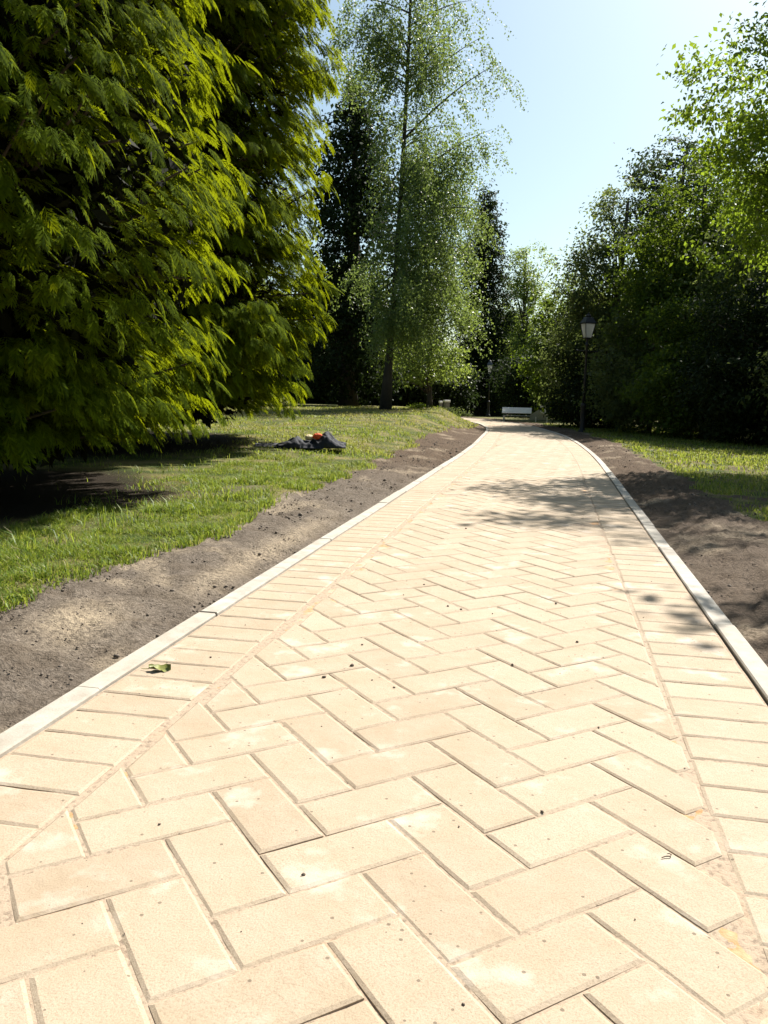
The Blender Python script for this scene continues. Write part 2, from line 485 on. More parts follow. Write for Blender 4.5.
# lumpy bedding mortar pressed into the triangles along both borders
def mortar(fx, side, w0, w1):
    V = []; F = []; nx = 16; ym = np.arange(.4, 32, .02)
    for y in ym:
        t = tang(fx, y); n = np.array([t[1], -t[0]]) * side
        for b in range(nx + 1):
            u = b / nx; x_ = L_ + .002 + w0 + (w1(y) - w0) * u
            p = np.array([fx(y), y]) + n * x_
            rough = float(fbm(p[0] * 30, p[1] * 30, 22, 3) - .5)
            h = -.0045 - .0045 * float(sm(.5, 1, u)) - .003 * float(sm(.2, 0, u)) + .006 * rough
            V.append((p[0], p[1], h))
    for a in range(len(ym) - 1):
        for b in range(nx):
            q = a * (nx + 1) + b; f = (q, q + 1, q + nx + 2, q + nx + 1); F.append(f if side > 0 else f[::-1])
    o = mesh_obj('border_mortar', V, F, M_MORT, smooth=True); tag(o, kind='structure')
mortar(xl, 1, 0, lambda y: LGAP(y) - L_ + .13)
mortar(xr, -1, 0, lambda y: .115)

# kerbs: stones a metre long, laid end to end
def kerb(name, fx, side):
    mb = MB(); y = YMIN + .3
    while y < YMAX:
        t = tang(fx, y); y2 = y + .98 * t[1]
        dz = random.gauss(0, .0025); dx = random.gauss(0, .0025)
        ps = np.linspace(y + .006, y2 - .006, 9)
        ring = []
        for yy in ps:
            tt = tang(fx, yy); n = np.array([-tt[1], tt[0]]) * side
            p = np.array([fx(yy), yy]) + n * (dx + .002)
            zz = gz(yy) + dz
            ring.append([(*(p + n * .001), zz - .06), (*(p + n * .001), zz + .003), (*(p + n * .006), zz + .009), (*(p + n * (KW - .008)), zz + .009), (*(p + n * KW), zz + .003), (*(p + n * KW), zz - .10)])
        Vv = [v for r in ring for v in r]; Ff = []
        for a in range(len(ring) - 1):
            for b in range(5):
                q = a * 6 + b; f = (q, q + 1, q + 7, q + 6); Ff.append(f if side < 0 else f[::-1])
        e = (len(ring) - 1) * 6
        Ff.append(tuple(range(6)) if side > 0 else tuple(range(6))[::-1]); Ff.append(tuple(e + i for i in range(6))[::-1 if side > 0 else 1])
        mb.add(Vv, Ff); y = y2
    o = mb.build(name, M_KERB); tag(o, kind='structure'); return o
kerb('kerb', xl, 1); kerb('kerb', xr, -1)

# ------------------------------------------------------------------ ground sheets beside the path
rows = [-3.0]
while rows[-1] < 75: rows.append(rows[-1] + max(.035, .011 * max(rows[-1], 0)))
rows = np.array(rows)
cols = [0.0]
while cols[-1] < 60: cols.append(cols[-1] + (.03 if cols[-1] < 1.6 else min(3.0, .05 + (cols[-1] - 1.6) * .12)))
cols = np.array(cols)
def side_ground(name, side):
    YY, S = np.meshgrid(rows, cols, indexing='ij')
    if side < 0: XX = xl(YY) - KW - S
    else: XX = xr(YY) + KW + S
    Z = zT(XX, YY)
    edge = soil_edge_left(YY) if side < 0 else soil_edge_right(YY)
    soil = sm(.10, -.10, S - edge - .35 * (fbm(XX * 2.2, YY * 2.2, 31, 4) - .5))
    if side > 0:
        patch = sm(.50, .60, fbm(XX * 1.1, YY * 1.1, 44, 3)) * sm(2.2, 1.0, S) * sm(14, 9, YY)
        soil = np.maximum(soil, patch)
    # bare scuffed spots under the trees and in the lawn
    soil = np.maximum(soil, .5 * sm(.66, .74, fbm(XX * .8, YY * .8, 55, 3)) * sm(.8, 1.4, S))
    lump = fbm(XX * 7, YY * 7, 11, 4) - .5
    rid = 1 - np.abs(2 * fbm(XX * 2.4 + 3, YY * 1.2, 12, 3) - 1)
    amp = soil * sm(0, .12, S)
    Z = Z + amp * (.05 * lump + .045 * (rid - .75)) + amp * .02 * sm(.55, .8, vnoise(XX * 22, YY * 22, 15)) * (YY < 14)
    Z = Z + .02 * (fbm(XX * 1.7, YY * 1.7, 16, 3) - .5) * sm(.3, 1.5, S)
    # trodden step between lawn and dug strip on the left
    if side < 0: Z = Z + .035 * sm(-.05, .12, S - edge)
    sand = sm(.62, .75, fbm(XX * 2.2, YY * 2.2, 63, 3)) * .6
    if side < 0:
        c0 = np.array([-1.28, 3.38]); sand = np.maximum(sand, np.exp(-((XX - c0[0]) / .16) ** 2 - ((YY - c0[1]) / .28) ** 2) * 1.1)
        sand = np.maximum(sand, .8 * np.exp(-((S - .22) / .1) ** 2) * sm(3.6, 4.4, YY) * sm(7.5, 5.5, YY))
        brown = sm(8, 13, YY)
    else:
        brown = np.full_like(XX, .55) + .4 * sm(6, 10, YY)
    n, m = XX.shape
    V = np.stack([XX, YY, Z], -1).reshape(-1, 3)
    q = (np.arange(n - 1)[:, None] * m + np.arange(m - 1)[None, :]).ravel()
    F = np.stack([q, q + m, q + m + 1, q + 1], 1) if side < 0 else np.stack([q, q + 1, q + m + 1, q + m], 1)
    if side < 0: F = F
    o = mesh_obj(name, V, F, M_GND, smooth=True, attrs={'litter_shade': litter_shade(XX, YY).ravel(), 'soil': soil.ravel(), 'brown': brown.ravel(), 'sand': np.clip(sand, 0, 1).ravel()})
    tag(o, kind='structure'); return o
side_ground('verge', -1); side_ground('verge', 1)
gr = 400.0
o = mesh_obj('ground', [(-gr, -gr, -.5), (gr, -gr, -.5), (gr, gr, -.5), (-gr, gr, -.5)], [(0, 1, 2, 3)], M_GND); tag(o, kind='structure')

# ------------------------------------------------------------------ grass blades (stuff)
def grass(name, XY, H, Wd, dry):
    n = len(XY); X, Y = XY[:, 0], XY[:, 1]; Z = zT(X, Y) + .02
    az = rng.uniform(0, 2 * math.pi, n); lean = rng.uniform(.1, 1.15, n)
    d = np.stack([np.cos(az), np.sin(az), np.zeros(n)], 1)
    az2 = az + rng.uniform(.9, 2.2, n); w = np.stack([np.cos(az2), np.sin(az2), np.zeros(n)], 1) * Wd[:, None] / 2
    B = np.stack([X, Y, Z - .02], 1); up = np.array([0, 0, 1.])
    Mi = B + up * (H * .6)[:, None] + d * (H * lean * .3)[:, None]
    T = B + up * (H * (1 - .25 * lean))[:, None] + d * (H * lean)[:, None]
    V = np.stack([B - w, B + w, Mi + w * .8, Mi - w * .8, T], 1).reshape(-1, 3)
    b = np.arange(n)[:, None] * 5
    F = np.concatenate([b + np.array([[0, 1, 2, 3]]), b + np.array([[3, 2, 4, 4]])], 0)
    me_f = [tuple(f) for f in (b + np.array([[0, 1, 2, 3]]))] + [tuple(f) for f in (b + np.array([[3, 2, 4]]))]
    me = bpy.data.meshes.new(name); nv = len(V)
    me.vertices.add(nv); me.vertices.foreach_set('co', V.astype(np.float32).ravel())
    q = (b + np.array([[0, 1, 2, 3]])).ravel(); t = (b + np.array([[3, 2, 4]])).ravel()
    me.loops.add(len(q) + len(t)); me.loops.foreach_set('vertex_index', np.concatenate([q, t]).astype(np.int32))
    me.polygons.add(2 * n); me.polygons.foreach_set('loop_start', np.concatenate([np.arange(n) * 4, 4 * n + np.arange(n) * 3]).astype(np.int32))
    me.update(calc_edges=True)
    a_ = me.attributes.new('dry', 'FLOAT', 'POINT'); a_.data.foreach_set('value', np.repeat(dry, 5).astype(np.float32))
    me.materials.append(M_BLADE)
    o = bpy.data.objects.new(name, me); col.objects.link(o); return o

def sample_left(n, y0, y1, s1):
    Y = y0 + (y1 - y0) * rng.random(n); S = s1 * rng.random(n)
    X = xl(Y) - KW - S; e = soil_edge_left(Y) + .35 * (fbm(X * 2.2, Y * 2.2, 31, 4) - .5)
    keep = (S > e - .10 + .20 * rng.random(n)) & (rng.random(n) > .75 * sm(.62, .7, fbm(X * .8, Y * .8, 55, 3)))
    keep &= rng.random(n) > litter_shade(X, Y) * .97
    return np.stack([X, Y], 1)[keep], (S - e)[keep]
def make_grass():
    XYs, Hs, Ws, Ds = [], [], [], []
    for n, y0, y1, s1, h, w in ((200000, 2.2, 6.5, 2.0, .058, .0055), (110000, 6.5, 11, 2.4, .062, .0075), (12000, 3, 11, 4.5, .07, .008), (52000, 11, 19, 6.5, .065, .013), (52000, 19, 33, 9.0, .06, .022)):
        XY, se = sample_left(n, y0, y1, s1)
        X, Y = XY[:, 0], XY[:, 1]
        tuft = fbm(X * 3.5, Y * 3.5, 71, 3)
        k = rng.random(len(XY)) < (.9 + .2 * sm(.38, .62, tuft)); XY = XY[k]; tuft = tuft[k]; X, Y = XY[:, 0], XY[:, 1]
        XYs.append(XY); Hs.append(h * (.68 + .7 * sm(.3, .75, tuft)) * rng.uniform(.5, 1.5, len(XY))); Ws.append(w * rng.uniform(.7, 1.3, len(XY)))
        Ds.append(np.clip(sm(.36, .6, fbm(X * .9, Y * .9, 81, 3)) * .75 * sm(8, 16, Y) + .4 * sm(13, 22, Y) + (rng.random(len(XY)) < .1), 0, 1))
    for n, y0, y1, s1, h, w in ((30000, 5.0, 12, 4.0, .05, .010), (45000, 12, 30, 4.5, .06, .018)):
        Y = y0 + (y1 - y0) * rng.random(n); S = s1 * rng.random(n); X = xr(Y) + KW + S
        e = soil_edge_right(Y) + .35 * (fbm(X * 2.2, Y * 2.2, 31, 4) - .5)
        patch = sm(.50, .60, fbm(X * 1.1, Y * 1.1, 44, 3)) * sm(2.2, 1.0, S) * sm(14, 9, Y)
        k = (S > e + .15 * rng.random(n)) & (rng.random(n) > .9 * patch) & (rng.random(n) < .15 + 1.1 * sm(.38, .6, fbm(X * 1.9, Y * 1.9, 73, 3)))
        X, Y = X[k], Y[k]; m = len(X)
        XYs.append(np.stack([X, Y], 1)); Hs.append(h * rng.uniform(.5, 1.4, m)); Ws.append(w * rng.uniform(.7, 1.3, m)); Ds.append(np.clip(.5 * rng.random(m) + (rng.random(m) < .12), 0, 1))
    # long unmown tufts at the edge of the conifer's shade
    for px, py, n in ((220, 498, 60), (245, 505, 40), (180, 520, 60), (120, 535, 50), (300, 470, 50), (205, 515, 40), (60, 560, 40), (265, 480, 35), (160, 530, 30)):
        t = CH / ((py - 390) / CF); c = at(px, py, t)
        XYs.append(np.stack([c[0] + rng.normal(0, .10, n), c[1] + rng.normal(0, .12, n)], 1)); Hs.append(rng.uniform(.10, .2, n)); Ws.append(rng.uniform(.006, .011, n)); Ds.append(np.zeros(n))
    o = grass('grass', np.concatenate(XYs), np.concatenate(Hs), np.concatenate(Ws), np.concatenate(Ds))
    tag(o, 'short green and straw coloured lawn grass on both sides of the path', 'grass', kind='stuff')
make_grass()

# ------------------------------------------------------------------ loose soil clods and crumbs (stuff)
ICO_V = unit(np.array([(0, 0, 1), (.89, 0, .45), (.28, .85, .45), (-.72, .53, .45), (-.72, -.53, .45), (.28, -.85, .45), (.72, .53, -.45), (-.28, .85, -.45), (-.89, 0, -.45), (-.28, -.85, -.45), (.72, -.53, -.45), (0, 0, -1)], float))
ICO_F = np.array([(0, 1, 2), (0, 2, 3), (0, 3, 4), (0, 4, 5), (0, 5, 1), (1, 6, 2), (2, 7, 3), (3, 8, 4), (4, 9, 5), (5, 10, 1), (6, 7, 2), (7, 8, 3), (8, 9, 4), (9, 10, 5), (10, 6, 1), (11, 7, 6), (11, 8, 7), (11, 9, 8), (11, 10, 9), (11, 6, 10)])
def clods(name, P, r, mat):
    n = len(P)
    V = ICO_V[None] * (r[:, None, None] * rng.uniform(.6, 1.35, (n, 12, 1))) * np.array([1, 1, .7]) + P[:, None]
    F = (np.arange(n)[:, None, None] * 12 + ICO_F[None]).reshape(-1, 3)
    return mesh_obj(name, V.reshape(-1, 3), F, mat)
n = 11000
Y = 1.5 + 16 * rng.random(n) ** 1.6; S = rng.random(n); L = rng.random(n) < .62
S = np.where(L, S * (soil_edge_left(Y) - .05) + .03, S * (soil_edge_right(Y) + .2) + .03)
X = np.where(L, xl(Y) - KW - S, xr(Y) + KW + S)
k = fbm(X * 2.5, Y * 2.5, 91, 3) + .25 * rng.random(n) > .55; X, Y = X[k], Y[k]
r = np.clip(rng.lognormal(-5.75, .55, len(X)), .0018, .018) * (1 + .03 * Y)
o = clods('loose_soil', np.stack([X, Y, zT(X, Y) + .004 + r * .2], 1), r, M_CLOD); tag(o, 'loose crumbs and clods of dug soil on the bare strips', 'soil', kind='stuff')
n = 170
Y = .9 + 9 * rng.random(n) ** 1.4; X = xl(Y) + (xr(Y) - xl(Y)) * rng.random(n)
r = np.clip(rng.lognormal(-6.5, .5, n), .001, .005)
for px, py, rr in ((352, 676, .011), (324, 689, .011), (362, 653, .008), (372, 691, .006), (556, 605, .010), (577, 645, .009), (461, 613, .008), (512, 671, .008), (541, 833, .006), (458, 852, .004), (598, 738, .007), (160, 857, .005), (303, 912, .007), (466, 529, .012), (424, 588, .008), (448, 610, .009)):
    p = at(px, py, CH * CF / (py - 394.5)); X = np.append(X, p[0]); Y = np.append(Y, p[1]); r = np.append(r, rr * .75)
o = clods('soil_crumbs', np.stack([X, Y, r * .4], 1), r, M_CLOD); tag(o, 'dark crumbs of soil scattered over the pale paving', 'soil', kind='stuff')

# ------------------------------------------------------------------ trees
def leaves(name, P, D, Nn, L, Wd, mat, parent, droop=.15):
    D = unit(D); S = unit(np.cross(D, Nn)); U = np.cross(S, D)
    L = np.asarray(L)[:, None]; Wd = np.asarray(Wd)[:, None]
    A = P; C = P + D * L - U * L * droop; M = P + D * L * .45 + U * L * .06
    V = np.stack([A, M + S * Wd / 2, C, M - S * Wd / 2], 1).reshape(-1, 3)
    F = np.arange(len(P) * 4).reshape(-1, 4)
    return mesh_obj(name, V, F, mat, parent)

def rdir(n):
    return unit(rng.normal(size=(n, 3)))

def crown_points(lobes, nclump, nleaf, spread, gap=.0, inner=.25, seed=0):
    """leaf clumps over a set of ellipsoid lobes: most near the surface, with holes"""
    lobes = np.array(lobes, float); vol = lobes[:, 3] * lobes[:, 4] + lobes[:, 3] * lobes[:, 5]
    which = rng.choice(len(lobes), nclump, p=vol / vol.sum())
    d = rdir(nclump); lb = lobes[which]
    rad = np.where(rng.random(nclump) < inner, rng.uniform(.3, .75, nclump), rng.uniform(.78, 1.08, nclump))
    C = lb[:, :3] + d * lb[:, 3:6] * rad[:, None]
    if gap > 0:
        q = fbm(C[:, 0] * 1.1 + C[:, 2] * .7, C[:, 1] * 1.1 - C[:, 2] * .9, seed, 3)
        keep = q > np.quantile(q, gap); C, d = C[keep], d[keep]
    m = len(C)
    sz = spread * rng.uniform(.6, 1.4, m)
    P = C[:, None] + rng.normal(size=(m, nleaf, 3)) * np.array([1, 1, .55]) * sz[:, None, None] * .6
    out = np.repeat(d, nleaf, 0)
    return C, P.reshape(-1, 3), out

def limbs(mb, base, top, r0, targets, seed=0, bend=.15, seg=7):
    """a tapered leaning trunk and limbs that reach for some clump centres"""
    base, top = np.array(base, float), np.array(top, float); H = np.linalg.norm(top - base)
    ts = np.linspace(0, 1, 10); P = base + (top - base) * ts[:, None]
    wob = np.stack([np.sin(ts * 5 + seed), np.cos(ts * 4 + seed * 2), ts * 0], 1) * H * .012; wob[0] = 0
    P = P + wob; rad = r0 * (1 - .85 * ts) ** .9 + .012; rad[0] *= 1.5
    mb.tube(P, rad, 10)
    for c in targets:
        f = np.clip((c[2] - base[2]) / max(H, .1) - rng.uniform(.15, .35), .12, .92)
        s = base + (top - base) * f; s = np.array([np.interp(f, ts, P[:, k]) for k in range(3)])
        rs = np.interp(f, ts, rad) * .45
        mid = (s + c) / 2 + np.array([0, 0, .12]) * np.linalg.norm(c - s) + rng.normal(0, .05, 3)
        q = np.linspace(0, 1, 6)[:, None]; path_ = (1 - q) ** 2 * s + 2 * q * (1 - q) * mid + q * q * c
        mb.tube(path_, np.linspace(rs, .008, 6), 5)

def broad_tree(name, base, lobes, label, cat, mat, group=None, height=None, r0=.15, nclump=500, nleaf=40, spread=.35, leaf=.12, gap=.15, inner=.25, nlimb=18, bark=None, seed=0, lean=(0, 0), up=.55, zfloor=None):
    """lobes are (x, y, z, rx, ry, rz) about the base"""
    base = np.array(base, float)
    t = thing(name, tuple(base), label, cat, group)
    C, P, out = crown_points(lobes, nclump, nleaf, spread, gap, inner, seed)
    if zfloor is not None: P[:, 2] = np.where(P[:, 2] < zfloor, zfloor + rng.random(len(P)) * .3, P[:, 2])
    n = len(P)
    Nn = unit(np.array([0, 0, 1.]) * up + out * .35 + rng.normal(size=(n, 3)) * .55)
    D = rdir(n); D = unit(D - (D * Nn).sum(1, keepdims=True) * Nn + out * .2 - np.array([0, 0, .25]))
    Ls = leaf * rng.uniform(.65, 1.35, n)
    leaves('crown', P, D, Nn, Ls, Ls * rng.uniform(.45, .7, n), mat, t)
    mb = MB(); h = height or max(l[2] + l[5] * .7 for l in lobes)
    idx = rng.choice(len(C), min(nlimb, len(C)), replace=False)
    limbs(mb, (0, 0, -.15), (lean[0], lean[1], h), r0, C[idx], seed)
    mb.build('trunk', bark or M_BARK, t, True)
    return t

# ---- feathery cypress: boughs of flat sprays
def frond_template():
    V = []; F = []
    def lf(p, ang, l, w):
        d = np.array([math.cos(ang), math.sin(ang)]); s = np.array([-d[1], d[0]])
        n = len(V)
        for q in (p, p + d * l * .5 + s * w / 2, p + d * l, p + d * l * .5 - s * w / 2): V.append(q)
        F.append((n, n + 1, n + 2, n + 3))
    for i in range(5):
        x = .05 + .17 * i; ll = .50 * math.sin(math.pi * (.30 + .54 * x)) ** .8
        for sd in (1, -1):
            p = np.array([x + (.06 if sd > 0 else 0), 0.]); a = sd * R(36 - 12 * x)
            lf(p, a, ll, .085)
            dd = np.array([math.cos(a), math.sin(a)])
            lf(p + dd * ll * .3, a + sd * R(26), ll * .5, .07)
    lf(np.array([0., 0.]), 0, .6, .05); lf(np.array([.5, 0.]), 0, .62, .08)
    V = np.array(V); z = -.34 * V[:, 0] ** 2 - .55 * V[:, 1] ** 2
    return np.column_stack([V, z]), np.array(F)
FV, FF = frond_template()

def cypress(name, base, Rz, H, label, group, nb, nf, seed, face, flen=.5, mat=None, zlow=.5):
    """Rz(z) gives the outline radius; boughs thin out on the side turned away from the path"""
    t = thing(name, base, label, 'cypress tree', group)
    O, D, Nn, L = [], [], [], []
    mb = MB()
    mb.tube(np.array([(0, 0, -.2), (.05, .02, H * .3), (0, .05, H * .7), (0, 0, H * .97)]), [.34, .25, .13, .02], 10)
    k = 0
    while k < nb:
        z = zlow + (H * .97 - zlow) * rng.random() ** 1.05; az = rng.uniform(-math.pi, math.pi)
        da = (az - face + math.pi) % (2 * math.pi) - math.pi
        if abs(da) > 1.75 and rng.random() < .94: continue
        k += 1
        r = Rz(z)
        bumpy = (.83 if H < 13 else .90) + (.21 if H < 13 else .12) * float(vnoise(az * 3.4 + 20, z * 1.3, seed)) + rng.uniform(-.07, .05)
        d = np.array([math.cos(az), math.sin(az), 0]); lat = np.array([-d[1], d[0], 0]); tip = d * r * bumpy + np.array([0, 0, z])
        ln = min(r * .7, rng.uniform(.8, 1.35)); rise = rng.uniform(-.05, .55) if z > zlow + .5 else .15
        start = tip - d * ln - np.array([0, 0, ln * rise])
        if k % 3 == 0: mb.tube([np.array([0, 0, max(.1, start[2] - .5)]), start, tip - d * .2], [.035, .022, .008], 4, False)
        yaw = rng.uniform(-.35, .35)
        for f in range(nf):
            u = .10 + .92 * (f + rng.random()) / nf; wd = .40 * (1.12 - u) ** .7 * math.sqrt(min(1, u * 2.5))
            v = rng.uniform(-1, 1)
            p = start + (tip - start) * u + lat * (v * wd + yaw * u * .5) + np.array([0, 0, .20 * math.sin(u * 2.9) - .16 * v * v * wd]) + rng.normal(0, .03, 3)
            a = az + yaw + v * .75 * (1.1 - .6 * u) + rng.normal(0, .16)
            el = .22 - .75 * u - .25 * abs(v) + rng.normal(0, .16)
            fd = np.array([math.cos(a) * math.cos(el), math.sin(a) * math.cos(el), math.sin(el)])
            nn = unit(np.array([0, 0, 1.]) + d * (.1 + .5 * u) + lat * v * .5 + rng.normal(0, .25, 3))
            O.append(p); D.append(fd); Nn.append(nn); L.append(flen * rng.uniform(.5, 1.45) * (1 - .2 * u))
    O, D, Nn, L = map(np.array, (O, D, Nn, L))
    D = unit(D); S = unit(np.cross(Nn, D)); U = np.cross(D, S)
    low = O[:, 2] < zlow; O[low, 2] = zlow + rng.random(low.sum()) * .2
    V = O[:, None] + L[:, None, None] * (FV[None, :, 0:1] * D[:, None] + FV[None, :, 1:2] * S[:, None] + FV[None, :, 2:3] * U[:, None])
    F = (np.arange(len(O))[:, None, None] * len(FV) + FF[None]).reshape(-1, 4)
    mesh_obj('crown', V.reshape(-1, 3), F, mat or M_GOLD, t)
    # dead twiggy inside: dense old growth near the stem, small twigs toward the sprays
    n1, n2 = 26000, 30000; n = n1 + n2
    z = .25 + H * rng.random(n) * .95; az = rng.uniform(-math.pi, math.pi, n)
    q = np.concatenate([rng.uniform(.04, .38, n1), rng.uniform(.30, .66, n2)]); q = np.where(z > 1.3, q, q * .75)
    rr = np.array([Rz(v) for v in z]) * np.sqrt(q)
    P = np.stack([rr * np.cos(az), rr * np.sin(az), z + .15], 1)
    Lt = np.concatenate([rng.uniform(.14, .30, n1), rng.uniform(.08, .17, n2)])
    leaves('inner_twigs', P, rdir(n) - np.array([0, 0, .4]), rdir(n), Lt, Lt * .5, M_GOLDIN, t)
    mb.build('trunk', M_BARK, t, True)
    return t

def prof(pts):
    p = np.array(pts, float); return lambda z: float(np.interp(z, p[:, 0], p[:, 1]))

#pa = (-3.95, 7.0); pb = (-4.05, 12.5)
cy_a = cypress('golden_cypress', (*pa, float(zT(*pa))), prof([(0, 1.9), (.5, 2.3), (1.5, 2.75), (3, 2.85), (4.5, 2.55), (6, 2.4), (8, 2.0), (10, 1.2), (12.2, .1)]), 12.2,
        'nearest golden green cypress, cut off by the left edge of the picture', 'golden cypresses on the left lawn', 760, 46, 3, R(-15), .175, zlow=.5)
cypress('golden_cypress', (*pb, float(zT(*pb))), prof([(0, 2.2), (.6, 2.75), (1.6, 3.05), (3.5, 3.0), (5.5, 3.12), (8, 3.3), (10, 2.9), (12.5, 1.4), (14.5, .1)]), 14.5,
        'farther golden green cypress, its low branches reaching toward the dark cloth', 'golden cypresses on the left lawn', 780, 46, 8, R(-28), .22, zlow=.55)

copy_tree(cy_a, (-6.6, 1.3, 0), 2.6, 'added golden green cypress, unseen just left of the picture, blocking sky light')  # unseen copies, added to keep sky light off the nearest cypress
copy_tree(cy_a, (-5.6, -3.6, 0), 1.2, 'added golden green cypress, unseen behind the camera on the left, blocking sky light')

# ---- the birch
def birch():
    b = at(385, 412, 27); base = (b[0], 27, float(zT(b[0], 27)))
    t = thing('birch_tree', base, 'tall birch with a dark trunk and thin hanging leafy sprays', 'birch tree')
    mb = MB(); H = 18.5
    zs = np.linspace(0, 1, 14); tr = np.stack([.16 * np.sin(zs * 3.2) + zs * .55, .1 * np.cos(zs * 4) - .1, zs * H - .2 * (zs == 0)], 1)
    rad = .09 * (1 - zs) ** .8 + .010; rad[0] = .24; rad[1] = .125; rad[1] *= 1.1
    mb.tube(tr, rad, 10)
    P, D, Nn = [], [], []
    def strand(p, n_, ln, out):
        s = np.linspace(0, 1, n_)
        dirn = unit(out * rng.uniform(.15, .5) + np.array([0, 0, -1]) + rng.normal(0, .12, 3))
        q = p + (s[:, None] * ln) * dirn + (s[:, None] ** .5) * out * .25
        P.append(q + rng.normal(0, .07, (n_, 3)))
    br = []
    for k in range(80):
        z = 2.4 + (H - 2.9) * rng.random(); f = z / H
        az = rng.uniform(-math.pi, math.pi)
        if z < 9 and math.cos(az) < -.1 and rng.random() < .88: az = rng.uniform(-1.5, 1.5)
        ln = (2.3 if z < 7 else 1.55 if z < 9.5 else 2.15) * (1 - f * .18) * rng.uniform(.5, 1.3); br.append((z, az, ln, rng.uniform(.35, .9)))
    br += [(8.4, -.25, 2.9, .95), (9.6, -.1, 2.3, 1.0), (10.5, 2.9, 2.1, .5), (12, 3.0, 2.0, .5), (6.0, -.2, 2.6, .35), (5.0, -.5, 2.6, .2), (4.2, .1, 2.6, .1), (6.8, .3, 1.8, .4), (3.4, -.3, 2.6, .05), (7.4, -.5, 1.7, .3), (5.6, .4, 2.4, .2)] + [(z_, a_, .9, .3) for z_ in np.arange(2.6, 15, .8) for a_ in (-1.0, -2.2)] + [(4.0, -1.0, 1.8, .2), (4.6, 2.8, 1.5, .2)]
    for z, az, ln, up in br:
        s = np.array([np.interp(z / H, zs, tr[:, k]) for k in range(3)])
        d = np.array([math.cos(az), math.sin(az), 0])
        q = np.linspace(0, 1, 7); pts = s + d * (ln * q)[:, None] + np.array([0, 0, 1.]) * (ln * up * q - .25 * ln * q ** 2.2)[:, None]
        mb.tube(pts, np.linspace(.008 + .012 * ln, .004, 7), 5)
        dens = 11 if z > 8 else 18
        for j in range(int(dens * ln ** .8)):
            u = rng.uniform(.2, 1.0); p = np.array([np.interp(u, q, pts[:, k]) for k in range(3)]) + rng.normal(0, .14, 3)
            strand(p, rng.integers(34, 56), rng.uniform(.5, 1.6), d + rng.normal(0, .4, 3) * np.array([1, 1, 0]))
    P = np.concatenate(P); n = len(P)
    Ls = .072 * rng.uniform(.6, 1.4, n)
    leaves('crown', P, rdir(n) - np.array([0, 0, .8]), unit(rdir(n) + np.array([.2, 0, .3])), Ls, Ls * .68, M_BIRCH, t)
    mb.build('trunk', M_BIRCH_BARK, t, True)
birch()

def base_at(px, Y, py=405):
    p = at(px, py, Y); return (p[0], Y, float(zT(p[0], Y)))

# light young tree beside the birch (lower right of it)
broad_tree('broadleaf_tree', base_at(430, 29.5), [(0, 0, 3.0, 1.4, 1.4, 1.7), (.2, 0, 4.4, 1.1, 1.2, 1.2), (-.6, .1, 2.0, 1.3, 1.2, 1.2), (.4, 0, 1.6, 1.0, 1, .8)],
           'pale leafy small tree in front of the dark narrow conifer, right of the birch trunk', 'tree', M_MIDL, r0=.09, nclump=420, nleaf=42, spread=.38, leaf=.10, gap=.25, nlimb=22, seed=3)
# dark yew-like masses behind the birch
broad_tree('dark_conifer', base_at(349, 33), [(0, 0, 2.5, 2.2, 2, 2.6), (0, 0, 6, 2.0, 1.8, 3), (.1, 0, 9.0, 1.5, 1.3, 2.4), (.1, 0, 11, .6, .6, 1.5)],
           'broad dark conifer between the golden cypress and the birch', 'conifer tree', M_DARK, r0=.3, nclump=800, nleaf=40, spread=.42, leaf=.17, gap=.1, inner=.4, seed=5)
broad_tree('dark_conifer', base_at(479, 52), [(0, 0, 2.4, 2.1, 1.6, 2.8), (0, 0, 6.2, 1.8, 1.5, 3.2), (0, 0, 9.6, 1.35, 1.0, 2.6), (.05, 0, 12.2, .65, .5, 1.6)],
           'narrow pointed dark conifer behind the far lamp post', 'conifer tree', M_DARK, r0=.2, nclump=900, nleaf=40, spread=.34, leaf=.16, gap=.04, inner=.4, seed=6)
broad_tree('airy_tree', base_at(521, 55), [(0, 0, 6.0, 1.8, 1.5, 3.2), (.2, 0, 9.2, 1.5, 1.2, 1.8), (-.7, 0, 7.6, 1.2, 1.2, 1.8), (.9, 0, 4.0, 1.6, 1.2, 2.4), (-.9, 0, 3.4, 1.5, 1.2, 2)],
           'thin pale tree with bare branches showing, against the sky beyond the bench', 'tree', M_MIDL, r0=.14, nclump=620, nleaf=34, spread=.4, leaf=.15, gap=.28, nlimb=70, seed=7)

broad_tree('leafy_tree', base_at(500, 60), [(0, 0, 2.6, 2.4, 1.6, 2.6), (.4, 0, 5.2, 1.5, 1.4, 1.8), (-1.2, 0, 1.8, 1.5, 1.4, 1.8), (2.2, 0, 2.2, 1.6, 1.4, 2)], 'mid green tree closing the view behind the distant lamp post', 'tree', M_MID, r0=.15, nclump=700, nleaf=36, spread=.5, leaf=.24, gap=.05, inner=.4, seed=70)
